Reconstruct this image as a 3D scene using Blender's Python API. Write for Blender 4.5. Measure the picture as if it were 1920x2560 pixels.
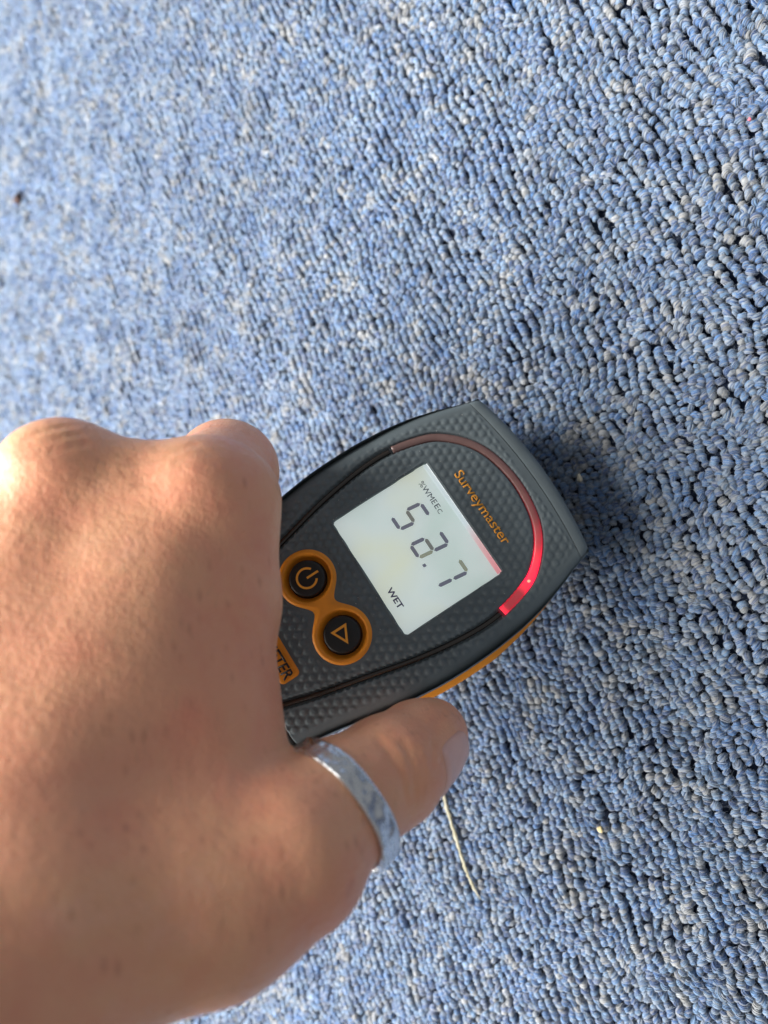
import bpy, bmesh, math, random
import numpy as np
from mathutils import Vector, Matrix

for o in list(bpy.data.objects):
    bpy.data.objects.remove(o)
scene = bpy.context.scene
COL = scene.collection
MM = 0.001
rng = np.random.default_rng(7)
random.seed(7)

# ---------------------------------------------------------------- camera
cam_data = bpy.data.cameras.new('camera')
cam = bpy.data.objects.new('camera', cam_data)
COL.objects.link(cam)
cam.location = (0, 0, 0.1993)
cam.rotation_euler = (0, math.radians(32), 0)
cam_data.sensor_fit = 'VERTICAL'
cam_data.sensor_height = 34.6
cam_data.lens = 34.6 * 1850 / 2560
cam_data.clip_start = 0.005
cam_data.clip_end = 20
cam_data.dof.use_dof = True
cam_data.dof.focus_distance = 0.178
cam_data.dof.aperture_fstop = 8.5
scene.camera = cam

# ---------------------------------------------------------------- light
world = bpy.data.worlds.new('World')
scene.world = world
world.use_nodes = True
bg = world.node_tree.nodes['Background']
bg.inputs[0].default_value = (0.95, 0.97, 1.0, 1)
bg.inputs[1].default_value = 0.285


def area_lamp(name, loc, target, sx, sy, energy, col):
    d = bpy.data.lights.new(name, 'AREA')
    d.shape = 'RECTANGLE'
    d.size, d.size_y = sx, sy
    d.energy = energy
    d.color = col
    o = bpy.data.objects.new(name, d)
    COL.objects.link(o)
    o.location = loc
    o.rotation_euler = (Vector(target) - Vector(loc)).to_track_quat('-Z', 'Y').to_euler()
    return o


# daylight from the window beyond the left side of the picture
area_lamp('window_light', (-0.56, -0.12, 0.50), (-0.15, 0, 0.03), 0.90, 0.65, 32.0, (1.0, 0.965, 0.91))

vs = scene.view_settings
vs.view_transform = 'Standard'
vs.look = 'None'
vs.exposure = 0.0
vs.gamma = 1.0
vs.use_curve_mapping = False


# ---------------------------------------------------------------- helpers
def tag(o, label, cat, group=None, kind=None):
    if label:
        o['label'] = label
    if cat:
        o['category'] = cat
    if group:
        o['group'] = group
    if kind:
        o['kind'] = kind
    return o


def mesh_obj(name, verts, faces, mat, parent=None, smooth=True):
    """verts in millimetres -> one linked mesh object"""
    me = bpy.data.meshes.new(name)
    me.from_pydata((np.asarray(verts, float) * MM).tolist(), [], [list(map(int, f)) for f in faces])
    me.update()
    if smooth:
        me.polygons.foreach_set('use_smooth', np.ones(len(me.polygons), bool))
    if mat:
        me.materials.append(mat)
    o = bpy.data.objects.new(name, me)
    COL.objects.link(o)
    if parent:
        o.parent = parent
    return o


def sharp_by_angle(o, deg=35):
    me = o.data
    bm = bmesh.new()
    bm.from_mesh(me)
    for e in bm.edges:
        if len(e.link_faces) == 2 and e.calc_face_angle(0) > math.radians(deg):
            e.smooth = False
    bm.to_mesh(me)
    bm.free()


def new_mat(name):
    m = bpy.data.materials.new(name)
    m.use_nodes = True
    nt = m.node_tree
    return m, nt, nt.nodes['Principled BSDF'], nt.nodes['Material Output']


def N(nt, typ, **kw):
    n = nt.nodes.new(typ)
    for k, v in kw.items():
        if k.startswith('in_'):
            n.inputs[k[3:].replace('_', ' ')].default_value = v
        else:
            setattr(n, k, v)
    return n


def ramp(nt, fac, stops):
    r = nt.nodes.new('ShaderNodeValToRGB')
    el = r.color_ramp.elements
    while len(el) < len(stops):
        el.new(0.5)
    for e, (p, c) in zip(el, stops):
        e.position = p
        e.color = c if len(c) == 4 else (*c, 1)
    nt.links.new(fac, r.inputs[0])
    return r.outputs[0]


def noise(nt, vec, scale, detail=3, rough=0.55, dist=0.0):
    n = N(nt, 'ShaderNodeTexNoise')
    n.inputs['Scale'].default_value = scale
    n.inputs['Detail'].default_value = detail
    n.inputs['Roughness'].default_value = rough
    n.inputs['Distortion'].default_value = dist
    nt.links.new(vec, n.inputs['Vector'])
    return n.outputs['Fac']


def mixc(nt, fac, a, b, mode='MIX'):
    n = nt.nodes.new('ShaderNodeMix')
    n.data_type = 'RGBA'
    n.blend_type = mode
    for sock, v in ((n.inputs[0], fac), (n.inputs[6], a), (n.inputs[7], b)):
        if hasattr(v, 'is_linked'):
            nt.links.new(v, sock)
        else:
            sock.default_value = v if isinstance(v, (int, float)) else (*v[:3], 1)
    return n.outputs[2]


def bump(nt, height, strength, dist, normal=None):
    b = nt.nodes.new('ShaderNodeBump')
    b.inputs['Strength'].default_value = strength
    b.inputs['Distance'].default_value = dist
    nt.links.new(height, b.inputs['Height'])
    if normal:
        nt.links.new(normal, b.inputs['Normal'])
    return b.outputs['Normal']


def objcoord(nt):
    return nt.nodes.new('ShaderNodeTexCoord').outputs['Object']


def plastic(name, col, rough, spec=0.5, var=0.12, grain=0.06, grain_scale=5000, dust=0.0):
    m, nt, p, out = new_mat(name)
    co = objcoord(nt)
    f = noise(nt, co, 130, 4)
    c = ramp(nt, f, [(0.3, tuple(x * (1 - var) for x in col)), (0.7, tuple(min(1, x * (1 + var)) for x in col))])
    if dust > 0:
        d1 = noise(nt, co, 900, 5, 0.7)
        df = ramp(nt, d1, [(0.62, (0, 0, 0)), (0.80, (dust, dust, dust))])
        c = mixc(nt, df, c, (0.35, 0.35, 0.34))
    nt.links.new(c, p.inputs['Base Color'])
    r = ramp(nt, noise(nt, co, 420, 4), [(0.3, (rough * .85,) * 3), (0.7, (min(1, rough * 1.15),) * 3)])
    nt.links.new(r, p.inputs['Roughness'])
    p.inputs['Specular IOR Level'].default_value = spec
    nt.links.new(bump(nt, noise(nt, co, grain_scale, 2), grain, 0.0001), p.inputs['Normal'])
    return m


# ---------------------------------------------------------------- carpet
def carpet_material():
    m, nt, p, out = new_mat('loop_pile_yarn')
    at = N(nt, 'ShaderNodeAttribute', attribute_type='INSTANCER', attribute_name='tint')
    co = objcoord(nt)
    fib = N(nt, 'ShaderNodeAttribute', attribute_type='GEOMETRY', attribute_name='fibre')
    # heathered yarn: pale and dark strands within every loop
    fa = fib.outputs['Fac']
    c = mixc(nt, ramp(nt, fa, [(0.62, (0, 0, 0)), (0.80, (.48, .48, .48))]), at.outputs['Color'], (0.33, 0.325, 0.315))
    c = mixc(nt, ramp(nt, fa, [(0.16, (.55, .55, .55)), (0.30, (0, 0, 0))]), c, (0.030, 0.062, 0.175))
    f = noise(nt, co, 700, 2, 0.6)
    c = mixc(nt, ramp(nt, f, [(0.58, (0, 0, 0)), (0.75, (.34, .34, .34))]), c, (0.31, 0.305, 0.30))
    nt.links.new(c, p.inputs['Base Color'])
    p.inputs['Roughness'].default_value = 0.70
    p.inputs['Specular IOR Level'].default_value = 0.22
    p.inputs['Sheen Weight'].default_value = 0.85
    p.inputs['Sheen Roughness'].default_value = 0.45
    p.inputs['Sheen Tint'].default_value = (0.80, 0.90, 1.0, 1)
    return m


M_yarn = carpet_material()
m, nt, p, out = new_mat('carpet_backing')
co = objcoord(nt)
nt.links.new(ramp(nt, noise(nt, co, 500, 3), [(0.3, (0.008, 0.014, 0.035)), (0.7, (0.02, 0.035, 0.08))]), p.inputs['Base Color'])
p.inputs['Roughness'].default_value = 0.95
M_back = m

back = mesh_obj('carpet_floor', [(-1300, -1000, -3.2), (700, -1000, -3.2), (700, 1000, -3.2), (-1300, 1000, -3.2)],
                [(0, 1, 2, 3)], M_back, smooth=False)
tag(back, 'blue carpet floor under the loop pile', None, kind='structure')

PILE = bpy.data.collections.new('pile_variants')


def loop_variant(idx):
    """one tuft: a bundle of strands bent over in an arch"""
    r = np.random.default_rng(100 + idx)
    V, F, Fb = [], [], []
    ra = .50 * r.uniform(.85, 1.25)                     # arch radius
    rb = .80 * r.uniform(.90, 1.12)                     # bundle radius
    tw = r.uniform(-1.2, 1.2)
    strands = [(rb * r.uniform(.86, 1.06), 2 * math.pi * (q + r.uniform(-.3, .3)) / 14, r.uniform(.17, .25)) for q in range(14)]
    strands += [(rb * .5, 2 * math.pi * q / 5, .34) for q in range(5)]
    ns, nk = 11, 5
    lean = r.uniform(-.25, .25)
    for (rho, phi, rs) in strands:
        fb = r.random()
        wob = r.normal(0, .05, 4)
        b0 = len(V)
        path = []
        for k in range(ns):
            t = math.pi * (-.22 + 1.44 * k / (ns - 1))
            ph = phi + tw * (k / (ns - 1) - .5)
            rr = ra + rho * math.cos(ph) + wob[0] * math.sin(3 * t + wob[1] * 40)
            x = rr * math.cos(t)
            z = rr * math.sin(t) * 1.12
            if math.sin(t) < 0:
                x = rr * math.copysign(1, math.cos(t)); z = 2.2 * math.sin(t)
            y = rho * math.sin(ph) * 1.08 + lean * z + wob[2] * math.sin(2.2 * t + wob[3] * 50)
            path.append((x, y, z - ra - rb))
        path = np.array(path)
        tan = np.gradient(path, axis=0)
        tan /= np.linalg.norm(tan, axis=1)[:, None]
        for k in range(ns):
            s1 = np.cross(tan[k], [0, 1.0, 0.05]); s1 /= np.linalg.norm(s1)
            s2 = np.cross(tan[k], s1)
            for e in range(nk):
                a = 2 * math.pi * e / nk
                V.append(tuple(path[k] + (s1 * math.cos(a) + s2 * math.sin(a)) * rs)); Fb.append(fb)
        for k in range(ns - 1):
            for e in range(nk):
                F.append((b0 + k * nk + e, b0 + k * nk + (e + 1) % nk, b0 + (k + 1) * nk + (e + 1) % nk, b0 + (k + 1) * nk + e))
    # stray filaments standing off the loop
    R_ = ra + rb
    for h in range(int(r.integers(7, 14))):
        t = r.uniform(0.15, 0.85) * math.pi
        y = r.uniform(-.7, .7)
        base = np.array([R_ * math.cos(t), y, R_ * math.sin(t) - R_])
        d = np.array([math.cos(t) * .6 + r.normal(0, .5), y * .6 + r.normal(0, .6), math.sin(t) * .35 + r.uniform(-.1, .25)])
        d /= np.linalg.norm(d)
        side = np.cross(d, [0, 0, 1.0]); side /= np.linalg.norm(side) + 1e-6
        L = r.uniform(.5, 1.4)
        curl = r.normal(0, .45, 3)
        b0 = len(V)
        for s_ in range(5):
            q = s_ / 4
            c_ = base + d * L * q + curl * L * q * q
            wd = 0.036 * (1 - .6 * q)
            V += [tuple(c_ - side * wd), tuple(c_ + side * wd), tuple(c_ + np.array([0, 0, wd * 1.6]))]
            Fb += [.8, .8, .8]
        for s_ in range(4):
            a = b0 + 3 * s_
            for e in range(3):
                F.append((a + e, a + (e + 1) % 3, a + 3 + (e + 1) % 3, a + 3 + e))
    me = bpy.data.meshes.new('pile_loop')
    me.from_pydata((np.array(V) * MM).tolist(), [], F)
    me.polygons.foreach_set('use_smooth', np.ones(len(me.polygons), bool))
    at = me.attributes.new('fibre', 'FLOAT', 'POINT')
    at.data.foreach_set('value', np.array(Fb, np.float32))
    me.materials.append(M_yarn)
    o = bpy.data.objects.new('pile_loop', me)
    PILE.objects.link(o)


NVAR = 14
for i in range(NVAR):
    loop_variant(i)


def vnoise(x, y, seed, cell):
    """smooth value noise on numpy arrays"""
    r = np.random.default_rng(seed)
    T = r.random((64, 64))
    gx, gy = x / cell, y / cell
    ix, iy = np.floor(gx).astype(int), np.floor(gy).astype(int)
    fx, fy = gx - ix, gy - iy
    fx, fy = fx * fx * (3 - 2 * fx), fy * fy * (3 - 2 * fy)
    g = lambda a, b: T[a % 64, b % 64]
    return (g(ix, iy) * (1 - fx) * (1 - fy) + g(ix + 1, iy) * fx * (1 - fy) +
            g(ix, iy + 1) * (1 - fx) * fy + g(ix + 1, iy + 1) * fx * fy)


def build_pile():
    rd = np.array([0.42, -0.907]); rd /= np.linalg.norm(rd)      # tufting direction
    cd = np.array([-rd[1], rd[0]])
    PR, PA = 2.22, 1.32                                           # row pitch, stitch pitch (mm)
    ii, jj = np.meshgrid(np.arange(-310, 311), np.arange(-520, 521), indexing='ij')
    a = ii * PR
    b = jj * PA + (ii % 2) * PA * .5 + rng.random(621)[:, None] * 2.0
    # rows wander
    a = a + 1.6 * (vnoise(a + 900, b + 900, 3, 14.) - .5) * 2 + 1.0 * (vnoise(a + 900, b + 900, 4, 5.) - .5) * 2
    a = a + rng.normal(0, .22, a.shape)
    b = b + rng.normal(0, .26, b.shape)
    x = -150 + a * cd[0] + b * rd[0]
    y = a * cd[1] + b * rd[1]
    keep = (x > -540) & (x < 110) & (np.abs(y) < 400)
    x, y = x[keep], y[keep]
    n = len(x)
    z = rng.normal(0, .15, n) + 1.1 * (vnoise(x + 900, y + 900, 5, 3.4) - .5) + .7 * (vnoise(x + 900, y + 900, 15, 9.) - .5) - .1
    # the head of the meter presses the pile down
    rowang = math.atan2(rd[1], rd[0]) - math.pi / 2
    rz = rowang + rng.normal(0, .28, n) + 1.2 * (vnoise(x + 900, y + 900, 6, 12.) - .5)
    big = rng.random(n) < .10
    rz = np.where(rng.random(n) < .12, rz + rng.normal(0, 1.0, n), rz)
    tx, ty = rng.normal(0, .22, n), rng.normal(0, .22, n)
    sc = np.where(big, rng.uniform(1.08, 1.30, n), rng.normal(.97, .09, n)).clip(.7, 1.35) * .78
    # colour: heather of blue, slate and stone yarns in short runs
    k = .55 * vnoise(x + 900, y + 900, 8, 5.5) + .45 * vnoise(x + 900, y + 900, 9, 2.6) + rng.normal(0, .13, n)
    blue = np.array([0.058, 0.168, 0.420]); slate = np.array([0.155, 0.272, 0.460])
    stone = np.array([0.395, 0.385, 0.370]); navy = np.array([0.050, 0.095, 0.250])
    col = np.empty((n, 4), np.float32); col[:, 3] = 1
    t1 = np.clip((k - .28) / .22, 0, 1)[:, None]
    t2 = np.clip((k - .60) / .22, 0, 1)[:, None]
    c = blue * (1 - t1) + slate * t1
    c = c * (1 - t2) + stone * t2
    c = np.where((rng.random(n) < .16)[:, None], navy, c)
    c = (c * .75 + np.array([0.140, 0.235, 0.370]) * .25) * .73
    col[:, :3] = c * rng.normal(1, .16, n).clip(.6, 1.45)[:, None]
    me = bpy.data.meshes.new('carpet_pile')
    me.from_pydata((np.stack([x, y, z], 1) * MM).tolist(), [], [])
    for nm, tp, val, key in (('rot', 'FLOAT_VECTOR', np.stack([tx, ty, rz], 1), 'vector'),
                             ('scl', 'FLOAT', sc, 'value'), ('tint', 'FLOAT_COLOR', col, 'color'),
                             ('pick', 'INT', rng.integers(0, NVAR, n), 'value')):
        at = me.attributes.new(nm, tp, 'POINT')
        at.data.foreach_set(key, np.ascontiguousarray(val, np.int32 if tp == 'INT' else np.float32).ravel())
    o = bpy.data.objects.new('carpet_pile', me)
    COL.objects.link(o)
    me.materials.append(M_yarn)
    ng = bpy.data.node_groups.new('pile', 'GeometryNodeTree')
    ng.interface.new_socket('Geometry', in_out='INPUT', socket_type='NodeSocketGeometry')
    ng.interface.new_socket('Geometry', in_out='OUTPUT', socket_type='NodeSocketGeometry')
    gi, go = ng.nodes.new('NodeGroupInput'), ng.nodes.new('NodeGroupOutput')
    ci = ng.nodes.new('GeometryNodeCollectionInfo')
    ci.inputs['Collection'].default_value = PILE
    ci.inputs['Separate Children'].default_value = True
    ci.inputs['Reset Children'].default_value = True
    ip = ng.nodes.new('GeometryNodeInstanceOnPoints')
    ip.inputs['Pick Instance'].default_value = True

    def named(nm, tp):
        q = ng.nodes.new('GeometryNodeInputNamedAttribute')
        q.data_type = tp
        q.inputs['Name'].default_value = nm
        return q.outputs['Attribute']
    L = ng.links.new
    L(gi.outputs[0], ip.inputs['Points'])
    L(ci.outputs[0], ip.inputs['Instance'])
    L(named('pick', 'INT'), ip.inputs['Instance Index'])
    e2r = ng.nodes.new('FunctionNodeEulerToRotation')
    L(named('rot', 'FLOAT_VECTOR'), e2r.inputs[0])
    L(e2r.outputs[0], ip.inputs['Rotation'])
    L(named('scl', 'FLOAT'), ip.inputs['Scale'])
    L(ip.outputs[0], go.inputs[0])
    md = o.modifiers.new('pile', 'NODES')
    md.node_group = ng
    tag(o, 'mottled blue and stone grey loop pile of the carpet', 'carpet', kind='stuff')


build_pile()

# ---------------------------------------------------------------- moisture meter
Ax = Vector((0.57575865, -0.81153537, -0.09956064))   # across the face
Ay = Vector((0.67277867, 0.53943386, -0.50633978))    # along, towards the head
Az = Vector((0.46461902, 0.22454723, 0.8565674))      # out of the face
CEN = Vector((-88.39, -8.38, 43.16)) * MM
meter = bpy.data.objects.new('moisture_meter', None)
COL.objects.link(meter)
meter.empty_display_size = 0.02
meter.matrix_world = Matrix(((Ax.x, Ay.x, Az.x, CEN.x), (Ax.y, Ay.y, Az.y, CEN.y), (Ax.z, Ay.z, Az.z, CEN.z), (0, 0, 0, 1)))
tag(meter, 'dark grey and orange handheld moisture meter with lit screen, gripped in the hand', 'moisture meter')

M_shell = plastic('slate_rubber', (0.102, 0.130, 0.144), 0.58, 0.45, dust=0.15)
M_cap = plastic('slate_cap', (0.118, 0.148, 0.162), 0.50, 0.45)
M_orange = plastic('orange_rubber', (0.80, 0.285, 0.020), 0.50, 0.4)
M_black = plastic('black_rubber', (0.010, 0.011, 0.012), 0.45, 0.4)
M_gloss = plastic('black_gloss', (0.024, 0.018, 0.014), 0.20, 0.6, grain=0.0)
M_ink = plastic('orange_ink', (0.86, 0.37, 0.045), 0.55, 0.3)
M_dark_ink = plastic('dark_letter', (0.014, 0.013, 0.012), 0.5, 0.3)

_v = np.array([-153, -152, -150, -146, -140, -130, -90, -60, -49, -40, -32, -22, -13, -6, 2, 10, 17, 24, 31, 34.5, 38], float)
_h = np.array([8, 12.5, 15.8, 18.8, 20.8, 22, 21.8, 23.2, 24.6, 25.9, 27.6, 29.6, 30.7, 31.0, 30.9, 30.2, 29.0, 27.0, 24.4, 23.6, 22.6])
_vt = np.linspace(-153, 38, 1200)
_ht = np.interp(_vt, _v, _h)
ker = np.exp(-0.5 * (np.arange(-30, 31) / 11.) ** 2); ker /= ker.sum()
_hs = np.convolve(np.pad(_ht, 30, mode='edge'), ker, 'valid')
_hs[:90] = _ht[:90] + (_hs[:90] - _ht[:90]) * np.clip((np.arange(90) - 30) / 60., 0, 1)
hw = lambda v: np.interp(v, _vt, _hs)
vend = lambda u: 36.9 - 0.0046 * u * u
vseam = lambda u: 33.4 - 0.0036 * u * u

# centre line of the trim groove round the display (right half, mirrored)
_g = np.array([(11.5, -60), (14.0, -47.5), (16.6, -38.4), (19.6, -26), (22.4, -14.2), (24.2, -2), (24.3, 7.3), (22.3, 16.2), (19.7, 21),
               (14.7, 25.6), (8.6, 28.3), (0, 29.4)])


def spline(P_, n):
    P_ = np.asarray(P_, float)
    Q = np.vstack([2 * P_[0] - P_[1], P_, 2 * P_[-1] - P_[-2]])
    out = []
    for i in range(len(P_) - 1):
        p0, p1, p2, p3 = Q[i:i + 4]
        for t in np.linspace(0, 1, n, endpoint=False):
            out.append(.5 * ((2 * p1) + (-p0 + p2) * t + (2 * p0 - 5 * p1 + 4 * p2 - p3) * t * t + (-p0 + 3 * p1 - 3 * p2 + p3) * t ** 3))
    out.append(P_[-1])
    return np.array(out)


_gm = np.vstack([_g, [(-q[0], q[1]) for q in _g[-2::-1]]])
GROOVE = spline(_gm, 14)


def dist_path(u, v, path):
    d = np.full(np.shape(u), 1e9)
    for q in path:
        d = np.minimum(d, (u - q[0]) ** 2 + (v - q[1]) ** 2)
    return np.sqrt(d)


def smooth(e0, e1, x):
    t = np.clip((x - e0) / (e1 - e0), 0, 1)
    return t * t * (3 - 2 * t)


LCD = (-16.7, 16.5, -13.9, 13.9)     # window u0 u1 v0 v1
BTN = ((-8.0, -26.3), (8.0, -26.3))


def base_w(u, v):
    e = hw(v) - np.abs(u)
    R = np.interp(v, [5, 33], [5.5, 1.8])
    q = np.clip(1 - e / R, 0, 1)
    return -0.0012 * u * u - np.interp(v, [5, 33], [4.2, 1.6]) * (1 - np.sqrt(np.clip(1 - q * q, 0, 1)))


def rrect(u, v, u0, u1, v0, v1, r):
    cx, cy, hx, hy = (u0 + u1) / 2, (v0 + v1) / 2, (u1 - u0) / 2 - r, (v1 - v0) / 2 - r
    dx, dy = np.abs(u - cx) - hx, np.abs(v - cy) - hy
    return np.hypot(np.maximum(dx, 0), np.maximum(dy, 0)) + np.minimum(np.maximum(dx, dy), 0) - r


def f_eight(u, v, R):
    d1 = np.hypot(u - BTN[0][0], v - BTN[0][1]) - R
    d2 = np.hypot(u - BTN[1][0], v - BTN[1][1]) - R
    k = 5.6
    h = np.clip(.5 + .5 * (d2 - d1) / k, 0, 1)
    return d2 * (1 - h) + d1 * h - k * h * (1 - h)


_gv = np.array([q[::-1] for q in _g[:7]])


def grip_f(u, v):
    gu = np.interp(v, _gv[:, 0], _gv[:, 1])
    return np.maximum(np.maximum(np.abs(v + 64.0) - 15.2, gu + 1.3 - np.abs(u)), np.abs(u) - (hw(v) - .35))


PLATE = (-10.6, 10.4, -44.6, -39.3)


def face_w(u, v):
    w = base_w(u, v)
    g = dist_path(u, v, GROOVE[::2])
    w = w - 1.1 * smooth(1.45, 0.95, g) * (v > -58)
    lcd = rrect(u, v, *LCD, 1.0)
    btn = f_eight(u, v, 7.3)
    pl = rrect(u, v, *PLATE, 1.0)
    e = hw(v) - np.abs(u)
    # moulded dimple dots
    pt = 2.28
    row = np.round(v / (pt * .866))
    off = (row % 2) * pt * .5
    du = u - (np.round((u - off) / pt) * pt + off)
    dv = v - row * pt * .866
    r = np.hypot(du, dv)
    m = smooth(0.90, 0.64, r)
    mask = smooth(1.7, 2.3, g) * smooth(1.0, 1.6, lcd) * smooth(0.5, 1.2, btn) * smooth(0.7, 1.2, pl) * smooth(2.6, 4.2, e) * (v < 31.5)
    w = w + 0.23 * m * mask
    w = w - 1.2 * smooth(0.0, -0.35, grip_f(u, v))
    w = w - 3.2 * smooth(0.05, -0.25, lcd)
    w = w - 3.2 * smooth(-0.7, -1.0, f_eight(u, v, 7.3)) * (np.minimum(np.hypot(u - BTN[0][0], v - BTN[0][1]), np.hypot(u - BTN[1][0], v - BTN[1][1])) < 6.2)
    return w


def shell_outline(n_side=150, n_end=41):
    vv = np.linspace(-153, float(vend(22.4)), n_side)
    right = np.stack([hw(vv), vv], 1)
    ue = np.linspace(hw(vv[-1]), -hw(vv[-1]), n_end)[1:-1]
    end = np.stack([ue, vend(ue)], 1)
    left = right[::-1] * [-1, 1]
    return np.vstack([right, end, left])


OUT = shell_outline()


def offset_ring(P_, d):
    t = np.roll(P_, -1, 0) - np.roll(P_, 1, 0)
    t /= np.linalg.norm(t, axis=1)[:, None]
    nrm = np.stack([t[:, 1], -t[:, 0]], 1)     # outward for this winding
    return P_ + nrm * d


def loft(rings):
    """rings: list of (N,3); closed loops, quads between"""
    n = len(rings[0])
    V = np.vstack(rings)
    F = []
    for r in range(len(rings) - 1):
        for i in range(n):
            j = (i + 1) % n
            F.append((r * n + i, r * n + j, (r + 1) * n + j, (r + 1) * n + i))
    return V, F


def build_front_shell():
    NI, NJ = 211, 620
    s = np.linspace(-1, 1, NI)
    tt = np.linspace(0, 1, NJ)
    S, T = np.meshgrid(s, tt)
    v = -153 + T * (33.0 + 153)
    u = S * hw(v)
    v = -153 + T * (vseam(u) + 153)
    u = S * hw(v)
    w = face_w(u, v)
    V = np.stack([u.ravel(), v.ravel(), w.ravel()], 1)
    F = [(j * NI + i, j * NI + i + 1, (j + 1) * NI + i + 1, (j + 1) * NI + i) for j in range(NJ - 1) for i in range(NI - 1)]
    rings = []
    for d, w_ in ((-.25, -1.5), (-.05, -4.1), (0.10, -6), (0.15, -9), (0.15, -12.0), (-0.3, -12.9), (-1.2, -13.1)):
        q = offset_ring(OUT, d)
        rings.append(np.column_stack([q, np.full(len(q), w_)]))
    V2, F2 = loft(rings)
    F2 = [tuple(x + len(V) for x in f) for f in F2]
    return mesh_obj('front_shell', np.vstack([V, V2]), F + F2, M_shell, meter)


build_front_shell()


def build_back_shell():
    rings = []
    for d, w_ in ((-1.6, -13.0), (1.3, -13.15), (1.75, -13.7), (1.75, -16), (1.2, -19), (-0.6, -22.5), (-3.4, -25.2), (-7.0, -26.3), (-9.5, -26.5)):
        tap = np.interp(OUT[:, 1], [-160, -34, -24, 2, 16, 24, 33], [.05, .05, 1, 1, .45, .25, 0])
        q = OUT + (offset_ring(OUT, 1) - OUT) * (np.where(d > 0, d * tap, d))[:, None]
        # the shell ends flush at the head
        q[:, 1] = np.minimum(q[:, 1], 33.2 - 0.0036 * q[:, 0] ** 2 + 2.5)
        rings.append(np.column_stack([q, np.full(len(q), w_)]))
    V, F = loft(rings)
    n = len(OUT)
    c = len(V)
    V = np.vstack([V, [[0, -50, -26.6]]])
    b0 = (len(rings) - 1) * n
    F += [(b0 + i, b0 + (i + 1) % n, c) for i in range(n)]
    return mesh_obj('back_shell', V, F, M_orange, meter)


build_back_shell()


def build_cap():
    NI = 61
    prof = [(0.0, -0.75), (0.02, -0.06), (0.10, 0.04), (0.55, -0.10), (0.86, -0.55), (0.97, -1.4), (1.0, -2.6), (1.0, -8), (1.0, -16), (0.97, -22), (0.85, -25.5), (0.5, -26.4)]
    V = []
    for k, (t, dw) in enumerate(prof):
        for i in range(NI):
            s_ = -1 + 2 * i / (NI - 1)
            u = s_ * 24.2
            v0 = vseam(u) + 0.12
            v = v0 + t * (vend(u) + .25 - v0)
            lim = float(hw(v)) + .05
            u = s_ * lim
            e = lim - abs(u)
            v0 = vseam(u) + 0.12
            v = v0 + t * (vend(u) + .25 - v0)
            w = (float(base_w(np.float64(u), np.float64(v))) if dw > -2 else -0.0012 * u * u) + dw
            V.append((u, v, w))
    F = [(k * NI + i, k * NI + i + 1, (k + 1) * NI + i + 1, (k + 1) * NI + i) for k in range(len(prof) - 1) for i in range(NI - 1)]
    # end faces of the cap
    for side in (0, NI - 1):
        idx = [k * NI + side for k in range(len(prof))]
        F.append(tuple(idx if side else idx[::-1]))
    o = mesh_obj('end_cap', V, F, M_cap, meter)
    sharp_by_angle(o, 50)
    return o


build_cap()


def ribbon(path, half, w_off, crown, depth):
    """rounded strip following a path on the face"""
    path = np.asarray(path)
    t = np.gradient(path, axis=0)
    t /= np.linalg.norm(t, axis=1)[:, None]
    nr = np.stack([t[:, 1], -t[:, 0]], 1)
    sec = [(-1, -depth), (-1, -.15), (-.8, .45), (-.4, .88), (0, 1), (.4, .88), (.8, .45), (1, -.15), (1, -depth)]
    V = []
    half = np.broadcast_to(half, len(path))
    for k, (a, z) in enumerate(sec):
        q = path + nr * (a * half)[:, None]
        V.append(np.column_stack([q, base_w(path[:, 0], path[:, 1]) + w_off + z * crown]))
    V = np.stack(V, 1)
    n, m_ = V.shape[:2]
    F = [(i * m_ + k, i * m_ + k + 1, (i + 1) * m_ + k + 1, (i + 1) * m_ + k) for i in range(n - 1) for k in range(m_ - 1)]
    F += [tuple(range(m_))[::-1], tuple((n - 1) * m_ + k for k in range(m_))]
    return V.reshape(-1, 3), F


iy = GROOVE[:, 1] > 8.6
i0, i1 = np.where(iy)[0][[0, -1]]
for seg in (GROOVE[14:i0], GROOVE[i1 + 1:-14]):
    V, F = ribbon(seg, .62, -0.62, .42, 1.6)
    mesh_obj('groove_trim', V, F, M_gloss, meter)

# lit status bar (light guide): brightest at the lamp on its lower end
bar = GROOVE[i0:i1 + 1]
al = np.concatenate([[0], np.cumsum(np.linalg.norm(np.diff(bar, axis=0), axis=1))]); al /= al[-1]
V, F = ribbon(bar, .98 + .22 * np.exp(-((al - .07) / .08) ** 2), -0.42, .40, 2.0)
m, nt, p, out = new_mat('status_light_guide')
at = N(nt, 'ShaderNodeAttribute', attribute_type='GEOMETRY', attribute_name='glow')
nt.links.new(mixc(nt, noise(nt, objcoord(nt), 300, 3), (0.13, 0.075, 0.068), (0.21, 0.135, 0.125)), p.inputs['Base Color'])
p.inputs['Roughness'].default_value = 0.28
p.inputs['Emission Color'].default_value = (1.0, 0.006, 0.045, 1)
nt.links.new(at.outputs['Fac'], p.inputs['Emission Strength'])
bar_o = mesh_obj('status_light', V, F, m, meter)
glow = np.interp(al, [0, .012, .02, .085, .10, .13, .20, .27, .36, .5, .7, 1.0], [1.3, 1.2, .40, .40, 1.0, 1.9, 1.4, .55, .13, .035, .010, .003])
glow = np.repeat(glow, 9)
edge = np.tile(np.array([1, 1.5, 1.0, .8, .8, .8, 1.0, 1.5, 1]), len(al))
a_ = bar_o.data.attributes.new('glow', 'FLOAT', 'POINT')
a_.data.foreach_set('value', (glow * edge).astype(np.float32))
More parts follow.
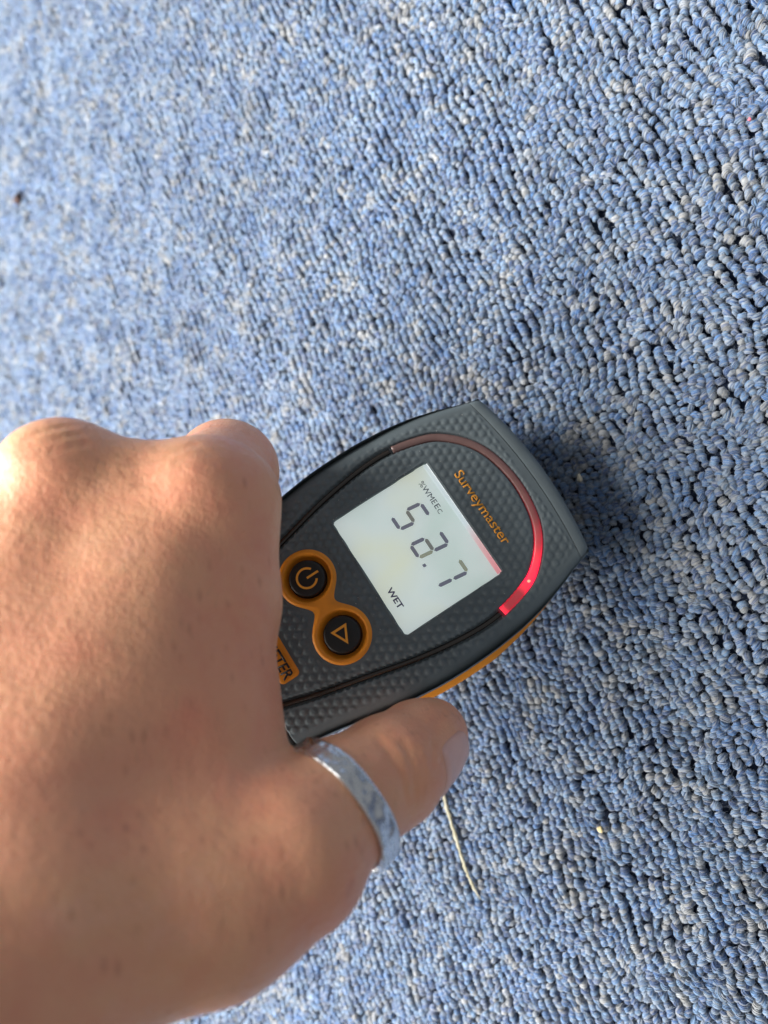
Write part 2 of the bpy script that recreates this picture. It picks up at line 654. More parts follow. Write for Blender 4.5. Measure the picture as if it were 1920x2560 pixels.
# the lamp seen through the bar
q = bar[np.searchsorted(al, .135)]
m, nt, p, out = new_mat('lamp_spot')
p.inputs['Base Color'].default_value = (0.9, 0.3, 0.25, 1)
p.inputs['Emission Color'].default_value = (1.0, 0.42, 0.25, 1)
p.inputs['Emission Strength'].default_value = 1.0
bm = bmesh.new()
bmesh.ops.create_icosphere(bm, subdivisions=2, radius=.42 * MM)
me = bpy.data.meshes.new('lamp')
bm.to_mesh(me); bm.free()
me.materials.append(m)
o = bpy.data.objects.new('lamp', me)
COL.objects.link(o)
o.parent = bar_o
o.location = (q[0] * MM, q[1] * MM, (float(base_w(q[0], q[1])) - .22) * MM)
o.scale = (1, 1.2, .8)


def sdf_plate(name, fn, bbox, step, top, bottom, mat, parent, smooth_=True, crease=40):
    """plate with the outline fn<0, top surface top(u,v), flat underside"""
    u0, u1, v0, v1 = bbox
    nu, nv = int((u1 - u0) / step) + 1, int((v1 - v0) / step) + 1
    U, Vv = np.meshgrid(np.linspace(u0, u1, nu), np.linspace(v0, v1, nv))
    cu = (U[:-1, :-1] + U[1:, 1:]) / 2
    cv = (Vv[:-1, :-1] + Vv[1:, 1:]) / 2
    keep = fn(cu, cv) < 0
    ids = np.arange(nu * nv).reshape(nv, nu)
    quads = np.stack([ids[:-1, :-1], ids[:-1, 1:], ids[1:, 1:], ids[1:, :-1]], -1)[keep]
    from collections import Counter
    ec = Counter()
    for f in quads:
        for k in range(4):
            ec[(min(f[k], f[(k + 1) % 4]), max(f[k], f[(k + 1) % 4]))] += 1
    bset = {x for e, c in ec.items() if c == 1 for x in e}
    bmask = np.zeros(nu * nv, bool); bmask[list(bset)] = True
    pu, pv = U.ravel().copy(), Vv.ravel().copy()
    h = 1e-3
    for _ in range(5):
        f0 = fn(pu[bmask], pv[bmask])
        gx = (fn(pu[bmask] + h, pv[bmask]) - f0) / h
        gy = (fn(pu[bmask], pv[bmask] + h) - f0) / h
        g2 = gx * gx + gy * gy + 1e-9
        pu[bmask] -= f0 * gx / g2
        pv[bmask] -= f0 * gy / g2
    used = np.unique(quads)
    remap = -np.ones(nu * nv, int); remap[used] = np.arange(len(used))
    V = np.column_stack([pu[used], pv[used], top(pu[used], pv[used])])
    F = [tuple(remap[f]) for f in quads]
    # walls
    n0 = len(V)
    bl = [x for x in used if bmask[x]]
    lo = {x: n0 + i for i, x in enumerate(bl)}
    V = np.vstack([V, [(pu[x], pv[x], bottom) for x in bl]])
    for f in quads:
        for k in range(4):
            a, b = f[k], f[(k + 1) % 4]
            if ec[(min(a, b), max(a, b))] == 1:
                F.append((remap[b], remap[a], lo[a], lo[b]))
    o = mesh_obj(name, V, F, mat, parent)
    sharp_by_angle(o, crease)
    return o


# rim round the screen window
def rim_f(u, v):
    return np.maximum(rrect(u, v, LCD[0] - .75, LCD[1] + .75, LCD[2] - .75, LCD[3] + .75, 1.5), -rrect(u, v, *LCD, .9))


def rim_top(u, v):
    d = rrect(u, v, *LCD, .9)
    return base_w(u, v) + 0.10 - 0.45 * smooth(.35, 0.0, d) - .25 * smooth(.4, .75, d)


sdf_plate('window_rim', rim_f, (-18.2, 18.0, -15.4, 15.4), .17, rim_top, -3.0, M_shell, meter, crease=60)

# screen: backlit panel, dark segments, clear lens
m, nt, p, out = new_mat('lit_screen')
co = objcoord(nt)
sx = N(nt, 'ShaderNodeSeparateXYZ'); nt.links.new(co, sx.inputs[0])
g1 = ramp(nt, noise(nt, co, 45, 2), [(0.3, (0.56, 0.67, 0.63)), (0.52, (0.655, 0.735, 0.725)), (0.72, (0.70, 0.735, 0.60))])
nt.links.new(g1, p.inputs['Base Color'])
nt.links.new(g1, p.inputs['Emission Color'])
p.inputs['Emission Strength'].default_value = 0.54
p.inputs['Roughness'].default_value = 0.4
M_screen = m


def see_through(name, col, fac):
    m, nt, p, out = new_mat(name)
    p.inputs['Base Color'].default_value = (*col, 1)
    p.inputs['Roughness'].default_value = .5
    tr = nt.nodes.new('ShaderNodeBsdfTransparent')
    mx = nt.nodes.new('ShaderNodeMixShader')
    mx.inputs[0].default_value = fac
    nt.links.new(tr.outputs[0], mx.inputs[1])
    nt.links.new(p.outputs[0], mx.inputs[2])
    nt.links.new(mx.outputs[0], out.inputs[0])
    return m


M_seg = see_through('screen_segment', (0.10, 0.07, 0.22), .78)
M_seg_mid = see_through('fading_segment', (0.13, 0.085, 0.07), .72)
M_seg_pale = see_through('faint_segment', (0.30, 0.24, 0.05), .62)
M_seg_leg = see_through('legend_print', (0.05, 0.06, 0.12), .75)

SW = -1.55     # screen level
screen = mesh_obj('screen', [(LCD[0] - .3, LCD[2] - .3, SW), (LCD[1] + .3, LCD[2] - .3, SW), (LCD[1] + .3, LCD[3] + .3, SW), (LCD[0] - .3, LCD[3] + .3, SW)], [(0, 1, 2, 3)], M_screen, meter, False)

# bevel along the top of the window, screen and red lamp reflections painted as glow
m, nt, p, out = new_mat('painted_glow_bevel')
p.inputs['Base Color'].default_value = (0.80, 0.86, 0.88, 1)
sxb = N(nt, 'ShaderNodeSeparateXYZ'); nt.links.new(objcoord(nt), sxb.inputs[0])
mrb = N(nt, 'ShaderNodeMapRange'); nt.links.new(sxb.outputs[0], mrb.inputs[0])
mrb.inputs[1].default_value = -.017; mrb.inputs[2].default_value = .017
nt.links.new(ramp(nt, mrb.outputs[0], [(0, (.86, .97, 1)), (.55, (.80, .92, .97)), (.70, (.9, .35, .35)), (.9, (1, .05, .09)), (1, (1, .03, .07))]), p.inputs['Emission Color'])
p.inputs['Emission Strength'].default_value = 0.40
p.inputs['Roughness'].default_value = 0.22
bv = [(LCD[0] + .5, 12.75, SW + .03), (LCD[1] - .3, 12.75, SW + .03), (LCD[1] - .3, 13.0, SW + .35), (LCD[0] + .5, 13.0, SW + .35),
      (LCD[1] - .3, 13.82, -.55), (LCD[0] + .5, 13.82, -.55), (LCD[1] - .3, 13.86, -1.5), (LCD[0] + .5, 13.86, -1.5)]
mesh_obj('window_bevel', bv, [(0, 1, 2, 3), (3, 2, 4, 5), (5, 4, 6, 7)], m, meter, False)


def bar_seg(p0, p1, hw_, inset=.14):
    """one LCD bar with mitred ends"""
    p0, p1 = np.array(p0, float), np.array(p1, float)
    t = (p1 - p0) / np.linalg.norm(p1 - p0)
    n_ = np.array([-t[1], t[0]])
    a, b = p0 + t * inset, p1 - t * inset
    pts = [a, a + t * hw_ + n_ * hw_, b - t * hw_ + n_ * hw_, b, b - t * hw_ - n_ * hw_, a + t * hw_ - n_ * hw_]
    V = [(q[0], q[1], SW + .09) for q in pts] + [(q[0], q[1], SW + .03) for q in pts]
    F = [(5, 4, 3, 2, 1, 0)[::-1]] + [(k, (k + 1) % 6, 6 + (k + 1) % 6, 6 + k) for k in range(6)]
    return V, F


def digit(ox, segs):
    wd, sl = 3.75, 0.135
    pt = lambda x, y: (ox + x + sl * y, -0.85 + y)
    A = {'a': (pt(0, 7.9), pt(wd, 7.9)), 'b': (pt(wd, 7.9), pt(wd, 3.95)), 'c': (pt(wd, 3.95), pt(wd, 0)), 'd': (pt(0, 0), pt(wd, 0)),
         'e': (pt(0, 0), pt(0, 3.95)), 'f': (pt(0, 3.95), pt(0, 7.9)), 'g': (pt(0, 3.95), pt(wd, 3.95))}
    for s_, mt in segs.items():
        V, F = bar_seg(*A[s_], .46)
        mesh_obj('digit_segment', V, F, mt, screen, False)


K, Q, G_ = M_seg, M_seg_mid, M_seg_pale
digit(-9.75, {'a': K, 'f': K, 'g': Q, 'c': K, 'd': K})
digit(-1.30, {'a': K, 'b': K, 'g': Q, 'e': K, 'd': K, 'c': G_})
digit(7.00, {'a': G_, 'b': K, 'c': K})
V, F = bar_seg((4.25, -.75), (5.2, -.75), .40, 0.0)
V = [(4.3, -1.15, SW + .09), (5.1, -1.15, SW + .09), (5.2, -.35, SW + .09), (4.4, -.35, SW + .09)]
mesh_obj('decimal_point', V, [(0, 1, 2, 3)], M_seg, screen, False)


def text_obj(name, s, u0, u1, v0, height, w, mat, parent, thick=.03, shear=0, bold=0.0):
    cu = bpy.data.curves.new(name, 'FONT')
    cu.body = s
    cu.size = 1.0
    cu.shear = shear
    cu.offset = bold
    cu.extrude = 0
    cu.resolution_u = 4
    t = bpy.data.objects.new(name, cu)
    COL.objects.link(t)
    dg = bpy.context.evaluated_depsgraph_get()
    me = bpy.data.meshes.new_from_object(t.evaluated_get(dg))
    bpy.data.objects.remove(t)
    co_ = np.empty(len(me.vertices) * 3); me.vertices.foreach_get('co', co_); co_ = co_.reshape(-1, 3)
    x0, x1 = co_[:, 0].min(), co_[:, 0].max()
    capy = 0.729          # cap height of the built-in font at size 1
    co_[:, 0] = u0 + (co_[:, 0] - x0) / (x1 - x0) * (u1 - u0)
    co_[:, 1] = v0 + co_[:, 1] / capy * height
    co_[:, 2] = base_w(co_[:, 0], co_[:, 1]) + w if w > -1 else w
    me.vertices.foreach_set('co', (co_ * MM).ravel())
    bm = bmesh.new(); bm.from_mesh(me)
    r = bmesh.ops.extrude_face_region(bm, geom=bm.faces[:])
    bmesh.ops.translate(bm, verts=[g for g in r['geom'] if isinstance(g, bmesh.types.BMVert)], vec=(0, 0, thick * MM))
    bmesh.ops.recalc_face_normals(bm, faces=bm.faces[:])
    bm.to_mesh(me); bm.free()
    me.materials.clear(); me.materials.append(mat)
    o = bpy.data.objects.new(name, me)
    COL.objects.link(o)
    o.parent = parent
    return o


text_obj('screen_legend', '%WME', -13.3, -6.7, 9.35, 1.5, SW + .03, M_seg_leg, screen)
text_obj('screen_legend', 'E', -6.3, -5.3, 9.35, 1.5, SW + .03, M_seg_leg, screen)
text_obj('screen_legend', 'C', -5.0, -3.9, 9.30, 1.2, SW + .03, M_seg_leg, screen)
text_obj('screen_legend', 'WET', 4.7, 10.3, -11.75, 1.55, SW + .03, M_seg, screen, bold=.025)
text_obj('brand_lettering', 'Surveymaster', -10.0, 11.4, 17.7, 2.55, 0.27, M_ink, meter, .06, bold=.008)

# clear lens over the screen
m, nt, p, out = new_mat('clear_lens')
tr = nt.nodes.new('ShaderNodeBsdfTransparent')
gl = nt.nodes.new('ShaderNodeBsdfGlossy'); gl.inputs['Roughness'].default_value = 0.04
fr = nt.nodes.new('ShaderNodeFresnel'); fr.inputs[0].default_value = 1.45
mx = nt.nodes.new('ShaderNodeMixShader')
nt.links.new(fr.outputs[0], mx.inputs[0]); nt.links.new(tr.outputs[0], mx.inputs[1]); nt.links.new(gl.outputs[0], mx.inputs[2])
nt.links.new(mx.outputs[0], out.inputs[0])
ls = -0.62
mesh_obj('lens', [(LCD[0] - .2, LCD[2] - .2, ls), (LCD[1] + .2, LCD[2] - .2, ls), (LCD[1] + .2, LCD[3] - .4, ls), (LCD[0] - .2, LCD[3] - .4, ls)], [(0, 1, 2, 3)], m, meter, False)


# orange figure-of-eight surround and two buttons
def eight_f(u, v):
    r = np.minimum(np.hypot(u - BTN[0][0], v - BTN[0][1]), np.hypot(u - BTN[1][0], v - BTN[1][1]))
    return np.maximum(f_eight(u, v, 7.15), 4.75 - r)


def eight_top(u, v):
    r = np.minimum(np.hypot(u - BTN[0][0], v - BTN[0][1]), np.hypot(u - BTN[1][0], v - BTN[1][1]))
    d = f_eight(u, v, 7.15)
    return base_w(u, v) + .42 - .32 * smooth(-.55, 0.0, d) - 1.9 * smooth(6.15, 4.75, r)


sdf_plate('button_surround', eight_f, (-15.8, 15.8, -34, -18.6), .2, eight_top, -2.8, M_orange, meter, crease=60)


def lathe(name, cx, cy, prof, mat, parent, n=48):
    V, F = [], []
    for (r, z) in prof:
        for i in range(n):
            t = 2 * math.pi * i / n
            V.append((cx + r * math.cos(t), cy + r * math.sin(t), z))
    for k in range(len(prof) - 1):
        for i in range(n):
            j = (i + 1) % n
            F.append((k * n + i, k * n + j, (k + 1) * n + j, (k + 1) * n + i))
    V.append((cx, cy, prof[-1][1])); c = len(V) - 1
    F += [((len(prof) - 1) * n + i, (len(prof) - 1) * n + (i + 1) % n, c) for i in range(n)]
    return mesh_obj(name, V, F, mat, parent)


bprof = [(4.55, -3.0), (4.55, -.25), (4.45, .12), (4.2, .38), (3.8, .50), (2.5, .46), (1.0, .42)]
TOPW = .48
for k, (cx, cy) in enumerate(BTN):
    bw = float(base_w(np.float64(cx), np.float64(cy)))
    b_o = lathe('button', cx, cy, [(r, z + bw) for r, z in bprof], M_black, meter)
    zz = bw + TOPW
    if k == 0:
        b_o['label'] = 'round black power button'
        V, F = [], []
        n = 44
        for i in range(n + 1):
            t = math.radians(90 + 34) + math.radians(360 - 68) * i / n
            for r, z in ((2.15, zz), (2.15, zz + .1), (2.68, zz + .1), (2.68, zz)):
                V.append((cx + r * math.cos(t), cy + r * math.sin(t), z))
        for i in range(n):
            for e in range(3):
                F.append((4 * i + e, 4 * i + e + 1, 4 * i + 5 + e, 4 * i + 4 + e))
        b0 = len(V)
        for (x, y) in ((-.27, 0), (.27, 0), (.27, 3.2), (-.27, 3.2)):
            V += [(cx + x, cy + y, zz + .1), (cx + x, cy + y, zz)]
        F += [(b0, b0 + 2, b0 + 4, b0 + 6)] + [(b0 + 2 * e, b0 + 2 * e + 1, b0 + (2 * e + 3) % 8, b0 + (2 * e + 2) % 8) for e in range(4)]
        mesh_obj('power_icon', V, F, M_ink, b_o, False)
    else:
        b_o['label'] = 'round black button with an orange triangle'
        tri = np.array([(-1.75, -2.1), (-1.75, 2.3), (2.75, .1)])
        cc = tri.mean(0)
        inn = cc + (tri - cc) * .60
        V = []
        for P_ in (tri, inn):
            V += [(cx + x, cy + y, zz + .1) for x, y in P_] + [(cx + x, cy + y, zz) for x, y in P_]
        F = []
        for e in range(3):
            f_ = (e + 1) % 3
            F += [(e, f_, 6 + f_, 6 + e), (e, 3 + e, 3 + f_, f_), (6 + e, 6 + f_, 9 + f_, 9 + e)]
        mesh_obj('triangle_icon', V, F, M_ink, b_o, False)

# name plate (mostly under the hand)
plate = sdf_plate('name_plate', lambda u, v: rrect(u, v, *PLATE, 1.1), (PLATE[0] - .5, PLATE[1] + .5, PLATE[2] - .5, PLATE[3] + .5), .25,
                  lambda u, v: base_w(u, v) + .22 - .14 * smooth(-.35, 0, rrect(u, v, *PLATE, 1.1)), -1.0, M_orange, meter, crease=60)
text_obj('plate_lettering', 'PROTIMETER', PLATE[0] + .8, PLATE[1] - .6, PLATE[2] + 1.25, 2.75, .23, M_dark_ink, plate, .10, shear=.12, bold=.02)

# black ribbed grip inserts on both edges of the handle
for sg in (-1, 1):
    sdf_plate('grip_insert', lambda u, v: np.maximum(grip_f(u, v) + .12, -u * sg), (-26, 26, -80, -48), .3,
              lambda u, v: base_w(u, v) - .45 + .22 * np.cos(v * 2 * math.pi / 2.6), -6.0, M_black, meter, crease=50)

# lint and dust caught along the grooves and the window edge
def dust():
    r = np.random.default_rng(21)
    V, F = [], []
    spots = []
    for _ in range(110):
        q = GROOVE[r.integers(30, len(GROOVE) - 30)]
        a = r.uniform(0, 6.28); d = r.uniform(.9, 1.7)
        spots.append((q[0] + d * math.cos(a), q[1] + d * math.sin(a)))
    for _ in range(40):
        t = r.uniform(-1, 1)
        spots.append(((LCD[0] - .25, t * 14), (LCD[1] + .25, t * 14), (t * 16.6, LCD[2] - .25))[r.integers(0, 3)])
    for _ in range(60):
        spots.append((r.uniform(-26, 26), r.uniform(-44, 30)))
    for (u, v) in spots:
        if abs(u) > hw(v) - 1:
            continue
        z = float(face_w(np.array([u]), np.array([v]))[0])
        if z < -1.6:
            continue
        s_ = r.uniform(.035, .10)
        e = s_ * r.uniform(.6, 2.2); an = r.uniform(0, 3.14)
        ca, sa = math.cos(an), math.sin(an)
        b0 = len(V)
        for (x, y, h) in ((e, 0, 0), (0, s_, 0), (-e, 0, 0), (0, -s_, 0), (0, 0, s_ * .9), (0, 0, -s_)):
            V.append((u + x * ca - y * sa, v + x * sa + y * ca, z + .03 + h))
        F += [(b0, b0 + 1, b0 + 4), (b0 + 1, b0 + 2, b0 + 4), (b0 + 2, b0 + 3, b0 + 4), (b0 + 3, b0, b0 + 4),
              (b0 + 1, b0, b0 + 5), (b0 + 2, b0 + 1, b0 + 5), (b0 + 3, b0 + 2, b0 + 5), (b0, b0 + 3, b0 + 5)]
    m, nt, p, out = new_mat('lint')
    p.inputs['Base Color'].default_value = (.55, .55, .53, 1); p.inputs['Roughness'].default_value = .9
    o = mesh_obj('dust', V, F, m, meter, False)
    o['kind'] = 'stuff'


dust()

# ---------------------------------------------------------------- hand
BODY = [
    (12, [([-109.8, 1.9, 93.4], 12.3), ([-115.1, -26.1, 103.8], 13.0), ([-115.8, -51.6, 118.3], 14.0), ([-113.5, -66.9, 132.3], 17)]),  # index_metacarpal
    (12, [([-130.3, 5.4, 109.7], 12.6), ([-131.1, -23.8, 117.3], 13.5), ([-126.2, -50.8, 129.6], 14.5)]),  # middle_metacarpal
    (6, [([-127.0, 3.5, 105.3], 10.4), ([-112.9, 2.0, 94.2], 10.6)]),  # knuckle_web
    (12, [([-117.9, -13.9, 103.2], 12.3), ([-120.7, -34.0, 112.0], 13.2), ([-117.3, -54.3, 125.2], 14.2)]),  # back_fill
    (12, [([-137.2, -13.8, 116.4], 12.5), ([-134.7, -41.1, 126.6], 14)]),  # back_fill
    (9, [([-144.7, -5.7, 117.4], 12), ([-139.9, -57.3, 131.1], 15)]),  # ring_metacarpal
    (9, [([-156.3, -24.3, 121.6], 11.5), ([-155.1, -69.5, 131.1], 15)]),  # pinky_metacarpal
    (6, [([-106.4, 2.5, 87.7], 10.0), ([-106.3, -18.1, 90.0], 10.6), ([-107.3, -34.4, 93.0], 10.8), ([-106.8, -43.0, 95.1], 10.5)]),  # web
    (11, [([-116.0, -31.2, 100.8], 13), ([-100.9, -54.7, 99.6], 14.2)]),  # web_fill
    (11, [([-112.9, -22.6, 95.4], 11.5), ([-103.8, -51.7, 94.3], 11.5)]),  # web_fill
    (11, [([-118.9, -48.3, 106.2], 14), ([-104.9, -65.6, 109.2], 16)]),  # thenar
    (9, [([-129.3, -21.8, 96.9], 13), ([-132.8, -57.4, 105.8], 15)]),  # palm
    (9, [([-145.1, -29.4, 107.4], 13), ([-136.4, -69.1, 120.1], 16)]),  # palm
    (9, [([-82.5, -62.0, 96.3], 12.6), ([-92.2, -66.4, 106.0], 15.0), ([-105.6, -66.4, 123.8], 17)]),  # thumb_metacarpal
    (12, [([-111.0, -69.1, 130.7], 18.5), ([-114.6, -75.2, 145.9], 20.5), ([-114.6, -83.7, 162.4], 24), ([-118.1, -104.3, 183.5], 30)]),  # forearm
]
FINGERS = [
    [([-109.8, 1.9, 93.4], 11.8), ([-122.1, 9.5, 72.8], 11.5), ([-140.0, 6.6, 49.7], 9.2), ([-142.8, -13.4, 30.8], 8.6), ([-137.4, -24.1, 28.4], 7.6)],  # index
    [([-130.3, 5.4, 109.7], 12.0), ([-152.3, 3.2, 71.3], 10.4), ([-155.6, -11.9, 54.8], 9.6), ([-151.1, -32.8, 40.4], 8.8), ([-146.1, -41.3, 38.1], 7.8)],  # middle
    [([-144.7, -5.7, 117.4], 11.5), ([-164.1, -7.6, 81.7], 10.2), ([-168.2, -25.6, 63.0], 9.2), ([-164.1, -45.8, 50.8], 8.4), ([-158.8, -54.1, 49.0], 7.4)],  # ring
    [([-156.3, -24.3, 121.6], 10.5), ([-171.5, -26.6, 93.0], 9), ([-178.1, -37.9, 76.2], 8.2), ([-176.4, -55.8, 61.3], 7.4), ([-172.0, -62.4, 60.1], 6.6)],  # pinky
    [([-84.6, -59.1, 96.5], 12.6), ([-82.7, -56.1, 83.6], 12.0), ([-78.5, -52.4, 71.5], 10.9), ([-77.6, -49.8, 61.5], 9.1), ([-77.7, -49.4, 55.6], 8.3)],  # thumb
]
EXTRA = []
# skin creases: (width, depth, path)
GROOVES = [
    (0.7, 1.15, [[-76.1, -43.6, 79.5], [-73.8, -45.1, 80.1], [-72.1, -46.9, 80.6], [-70.7, -48.8, 80.3], [-69.9, -50.6, 80.3], [-69.5, -52.8, 80.2]]),
    (0.7, 1.25, [[-72.2, -44.3, 76.9], [-70.9, -45.6, 77.1], [-70.1, -47.0, 77.4], [-69.2, -49.0, 77.7], [-68.8, -50.9, 78.0], [-68.6, -53.1, 78.1]]),
    (0.7, 0.4, [[-73.5, -44.8, 79.3], [-71.0, -47.8, 79.9], [-69.5, -51.2, 79.7]]),
    (0.7, 0.4, [[-69.9, -45.7, 75.3], [-68.6, -48.2, 75.6], [-68.0, -51.5, 76.4]]),
    (0.6, 0.7, [[-72.0, -42.0, 60.1], [-71.2, -43.1, 64.9], [-69.5, -45.4, 69.6], [-68.0, -47.9, 72.8], [-67.2, -50.5, 73.1]]),  # nail fold
    (0.7, 0.4, [[-127.3, 13.4, 119.6], [-124.9, 15.2, 116.5], [-123.2, 16.2, 112.3]]),
    (0.7, 0.4, [[-126.4, 11.6, 120.5], [-122.4, 13.2, 116.7], [-121.1, 14.8, 111.9]]),
    (0.7, 0.35, [[-124.9, 9.9, 120.8], [-121.0, 11.3, 116.9], [-119.4, 12.6, 112.7]]),
    (0.7, 0.35, [[-113.0, 9.3, 107.2], [-108.0, 10.3, 103.7], [-105.3, 13.0, 98.9]]),
    (0.7, 0.35, [[-112.5, 7.2, 108.4], [-108.3, 7.7, 105.6], [-104.3, 9.9, 102.2]]),
    (0.7, 0.3, [[-110.2, 5.4, 107.8], [-106.6, 5.8, 105.8], [-103.5, 7.5, 103.4]]),
]



def seg_dist(p, a, b, r0, r1):
    a, b = np.array(a, np.float32), np.array(b, np.float32)
    ab = b - a
    t = np.clip(((p - a) @ ab) / float(ab @ ab), 0, 1)
    d = p - a - t[:, None] * ab
    return np.sqrt(np.einsum('ij,ij->i', d, d)) - (r0 + (r1 - r0) * t)


def smin(a, b, k):
    h = np.clip(.5 + .5 * (b - a) / k, 0, 1)
    return b * (1 - h) + a * h - k * h * (1 - h)


def chain_dist(p, pts, k):
    d = None
    for (a, ra), (b, rb) in zip(pts[:-1], pts[1:]):
        q = seg_dist(p, a, b, ra, rb)
        d = q if d is None else smin(d, q, k)
    return d


def hand_sdf(p):
    p = p.astype(np.float32)
    d = None
    for k, pts in BODY:
        q = chain_dist(p, pts, k * .7)
        d = q if d is None else smin(d, q, k)
    for i, pts in enumerate(FINGERS):
        q = chain_dist(p, pts, 2.5)
        if d is None:
            d = q
        d = smin(d, q, 3.5 if i == 4 else 3.0)
    for k, pts in EXTRA:
        d = smin(d, chain_dist(p, pts, 2.0), k)
    for k, depth, pts in GROOVES:
        g = chain_dist(p, [(q, 0.0) for q in pts], .01)
        d = d + depth * np.exp(-(g / k) ** 2)
    return d


def surface_nets(fn, lo, hi, step, coarse=4):
    lo, hi = np.array(lo, float), np.array(hi, float)
    n = (np.ceil((hi - lo) / step).astype(int) // coarse + 1) * coarse + 1
    cs = step * coarse
    nc = (n - 1) // coarse + 1
    gx, gy, gz = [lo[i] + np.arange(nc[i]) * cs for i in range(3)]
    Pc = np.stack(np.meshgrid(gx, gy, gz, indexing='ij'), -1).reshape(-1, 3)
    dc = fn(Pc).reshape(nc)
    D = np.repeat(np.repeat(np.repeat(dc, coarse, 0), coarse, 1), coarse, 2)[:n[0], :n[1], :n[2]].astype(np.float32)
    # evaluate near the surface only
    near = np.abs(dc) < cs * 2.2
    nf = np.repeat(np.repeat(np.repeat(near, coarse, 0), coarse, 1), coarse, 2)[:n[0], :n[1], :n[2]]
    idx = np.argwhere(nf)
    vals = np.empty(len(idx), np.float32)
    for s_ in range(0, len(idx), 400000):
        vals[s_:s_ + 400000] = fn(lo + idx[s_:s_ + 400000] * step)
    D[idx[:, 0], idx[:, 1], idx[:, 2]] = vals
    S = D < 0
    c = [S[i:n[0] - 1 + i, j:n[1] - 1 + j, k:n[2] - 1 + k] for i in (0, 1) for j in (0, 1) for k in (0, 1)]
    tot = sum(x.astype(np.int8) for x in c)
    cells = np.argwhere((tot > 0) & (tot < 8))
    vid = -np.ones(np.array(n) - 1, np.int64)
    vid[cells[:, 0], cells[:, 1], cells[:, 2]] = np.arange(len(cells))
    acc = np.zeros((len(cells), 3)); cnt = np.zeros(len(cells))
    corners = [(i, j, k) for i in (0, 1) for j in (0, 1) for k in (0, 1)]
    for a in range(8):
        for b in range(a + 1, 8):
            ca, cb = np.array(corners[a]), np.array(corners[b])
            if abs(ca - cb).sum() != 1:
                continue
            pa, pb = cells + ca, cells + cb
            da, db = D[pa[:, 0], pa[:, 1], pa[:, 2]], D[pb[:, 0], pb[:, 1], pb[:, 2]]
            x = (da < 0) != (db < 0)
            t = np.where(x, da / np.where(x, da - db, 1), 0)
            acc[x] += (ca + (cb - ca) * t[:, None])[x]
            cnt[x] += 1
    V = lo + (cells + acc / cnt[:, None]) * step
    F = []
    for ax in range(3):
        o1, o2 = (ax + 1) % 3, (ax + 2) % 3
        sl0 = [slice(None)] * 3; sl1 = [slice(None)] * 3
        sl0[ax] = slice(0, n[ax] - 1); sl1[ax] = slice(1, n[ax])
        s0, s1 = S[tuple(sl0)], S[tuple(sl1)]
        e = np.argwhere(s0 != s1)
        e = e[(e[:, o1] > 0) & (e[:, o2] > 0) & (e[:, o1] < n[o1] - 1) & (e[:, o2] < n[o2] - 1)]
        u1, u2 = np.zeros(3, int), np.zeros(3, int)
        u1[o1] = 1; u2[o2] = 1
        g = lambda q: vid[q[:, 0], q[:, 1], q[:, 2]]
        q = np.stack([g(e - u1 - u2), g(e - u2), g(e), g(e - u1)], 1)
        flip = s1[e[:, 0], e[:, 1], e[:, 2]]
        q[flip] = q[flip][:, ::-1]
        F.append(q[(q >= 0).all(1)])
    F = np.vstack(F)
    return V, F


def skin_material():
    m, nt, p, out = new_mat('skin')
    co = objcoord(nt)
    tone = ramp(nt, noise(nt, co, 24, 5, .6, .8), [(0.26, (0.80, 0.325, 0.210)), (0.42, (0.83, 0.390, 0.240)), (0.58, (0.84, 0.430, 0.250)), (0.74, (0.88, 0.48, 0.33))])
    red = ramp(nt, noise(nt, co, 75, 4, .6), [(0.44, (0, 0, 0)), (0.74, (.45, .45, .45))])
    tone = mixc(nt, red, tone, (0.76, 0.245, 0.160))
    # slanted follicles and freckles
    mp = nt.nodes.new('ShaderNodeMapping'); nt.links.new(co, mp.inputs[0])
    mp.inputs['Rotation'].default_value = (0.2, 0.3, 0.7)
    mp.inputs['Scale'].default_value = (1.0, 0.42, 1.0)
    vo = nt.nodes.new('ShaderNodeTexVoronoi'); vo.inputs['Scale'].default_value = 380
    nt.links.new(mp.outputs[0], vo.inputs['Vector'])
    spot = ramp(nt, vo.outputs['Distance'], [(0.03, (.34, .34, .34)), (0.30, (0, 0, 0))])
    mask = ramp(nt, noise(nt, co, 190, 2), [(0.40, (0, 0, 0)), (0.58, (1, 1, 1))])
    spot = mixc(nt, 1.0, spot, mask, 'MULTIPLY')
    tone = mixc(nt, spot, tone, (0.42, 0.15, 0.09))
    nt.links.new(tone, p.inputs['Base Color'])
    p.inputs['Subsurface Weight'].default_value = 0.28
    p.inputs['Subsurface Radius'].default_value = (1.0, 0.33, 0.17)
    p.inputs['Subsurface Scale'].default_value = 0.0018
    p.inputs['Specular IOR Level'].default_value = 0.42
    r = ramp(nt, noise(nt, co, 600, 4, .6), [(0.3, (.34,) * 3), (0.7, (.52,) * 3)])
    nt.links.new(r, p.inputs['Roughness'])
    # skin lattice, stretched wrinkles, undulation
    v1 = nt.nodes.new('ShaderNodeTexVoronoi'); v1.feature = 'DISTANCE_TO_EDGE'; v1.inputs['Scale'].default_value = 1350
    nt.links.new(mp.outputs[0], v1.inputs['Vector'])
    n0 = bump(nt, noise(nt, co, 560, 3, .6), .55, .0005)
    n1 = bump(nt, noise(nt, co, 190, 4, .55), .35, .0008, n0)
    n2 = bump(nt, ramp(nt, v1.outputs['Distance'], [(0, (0, 0, 0)), (.16, (1, 1, 1))]), .24, .00016, n1)
    nt.links.new(n2, p.inputs['Normal'])
    return m


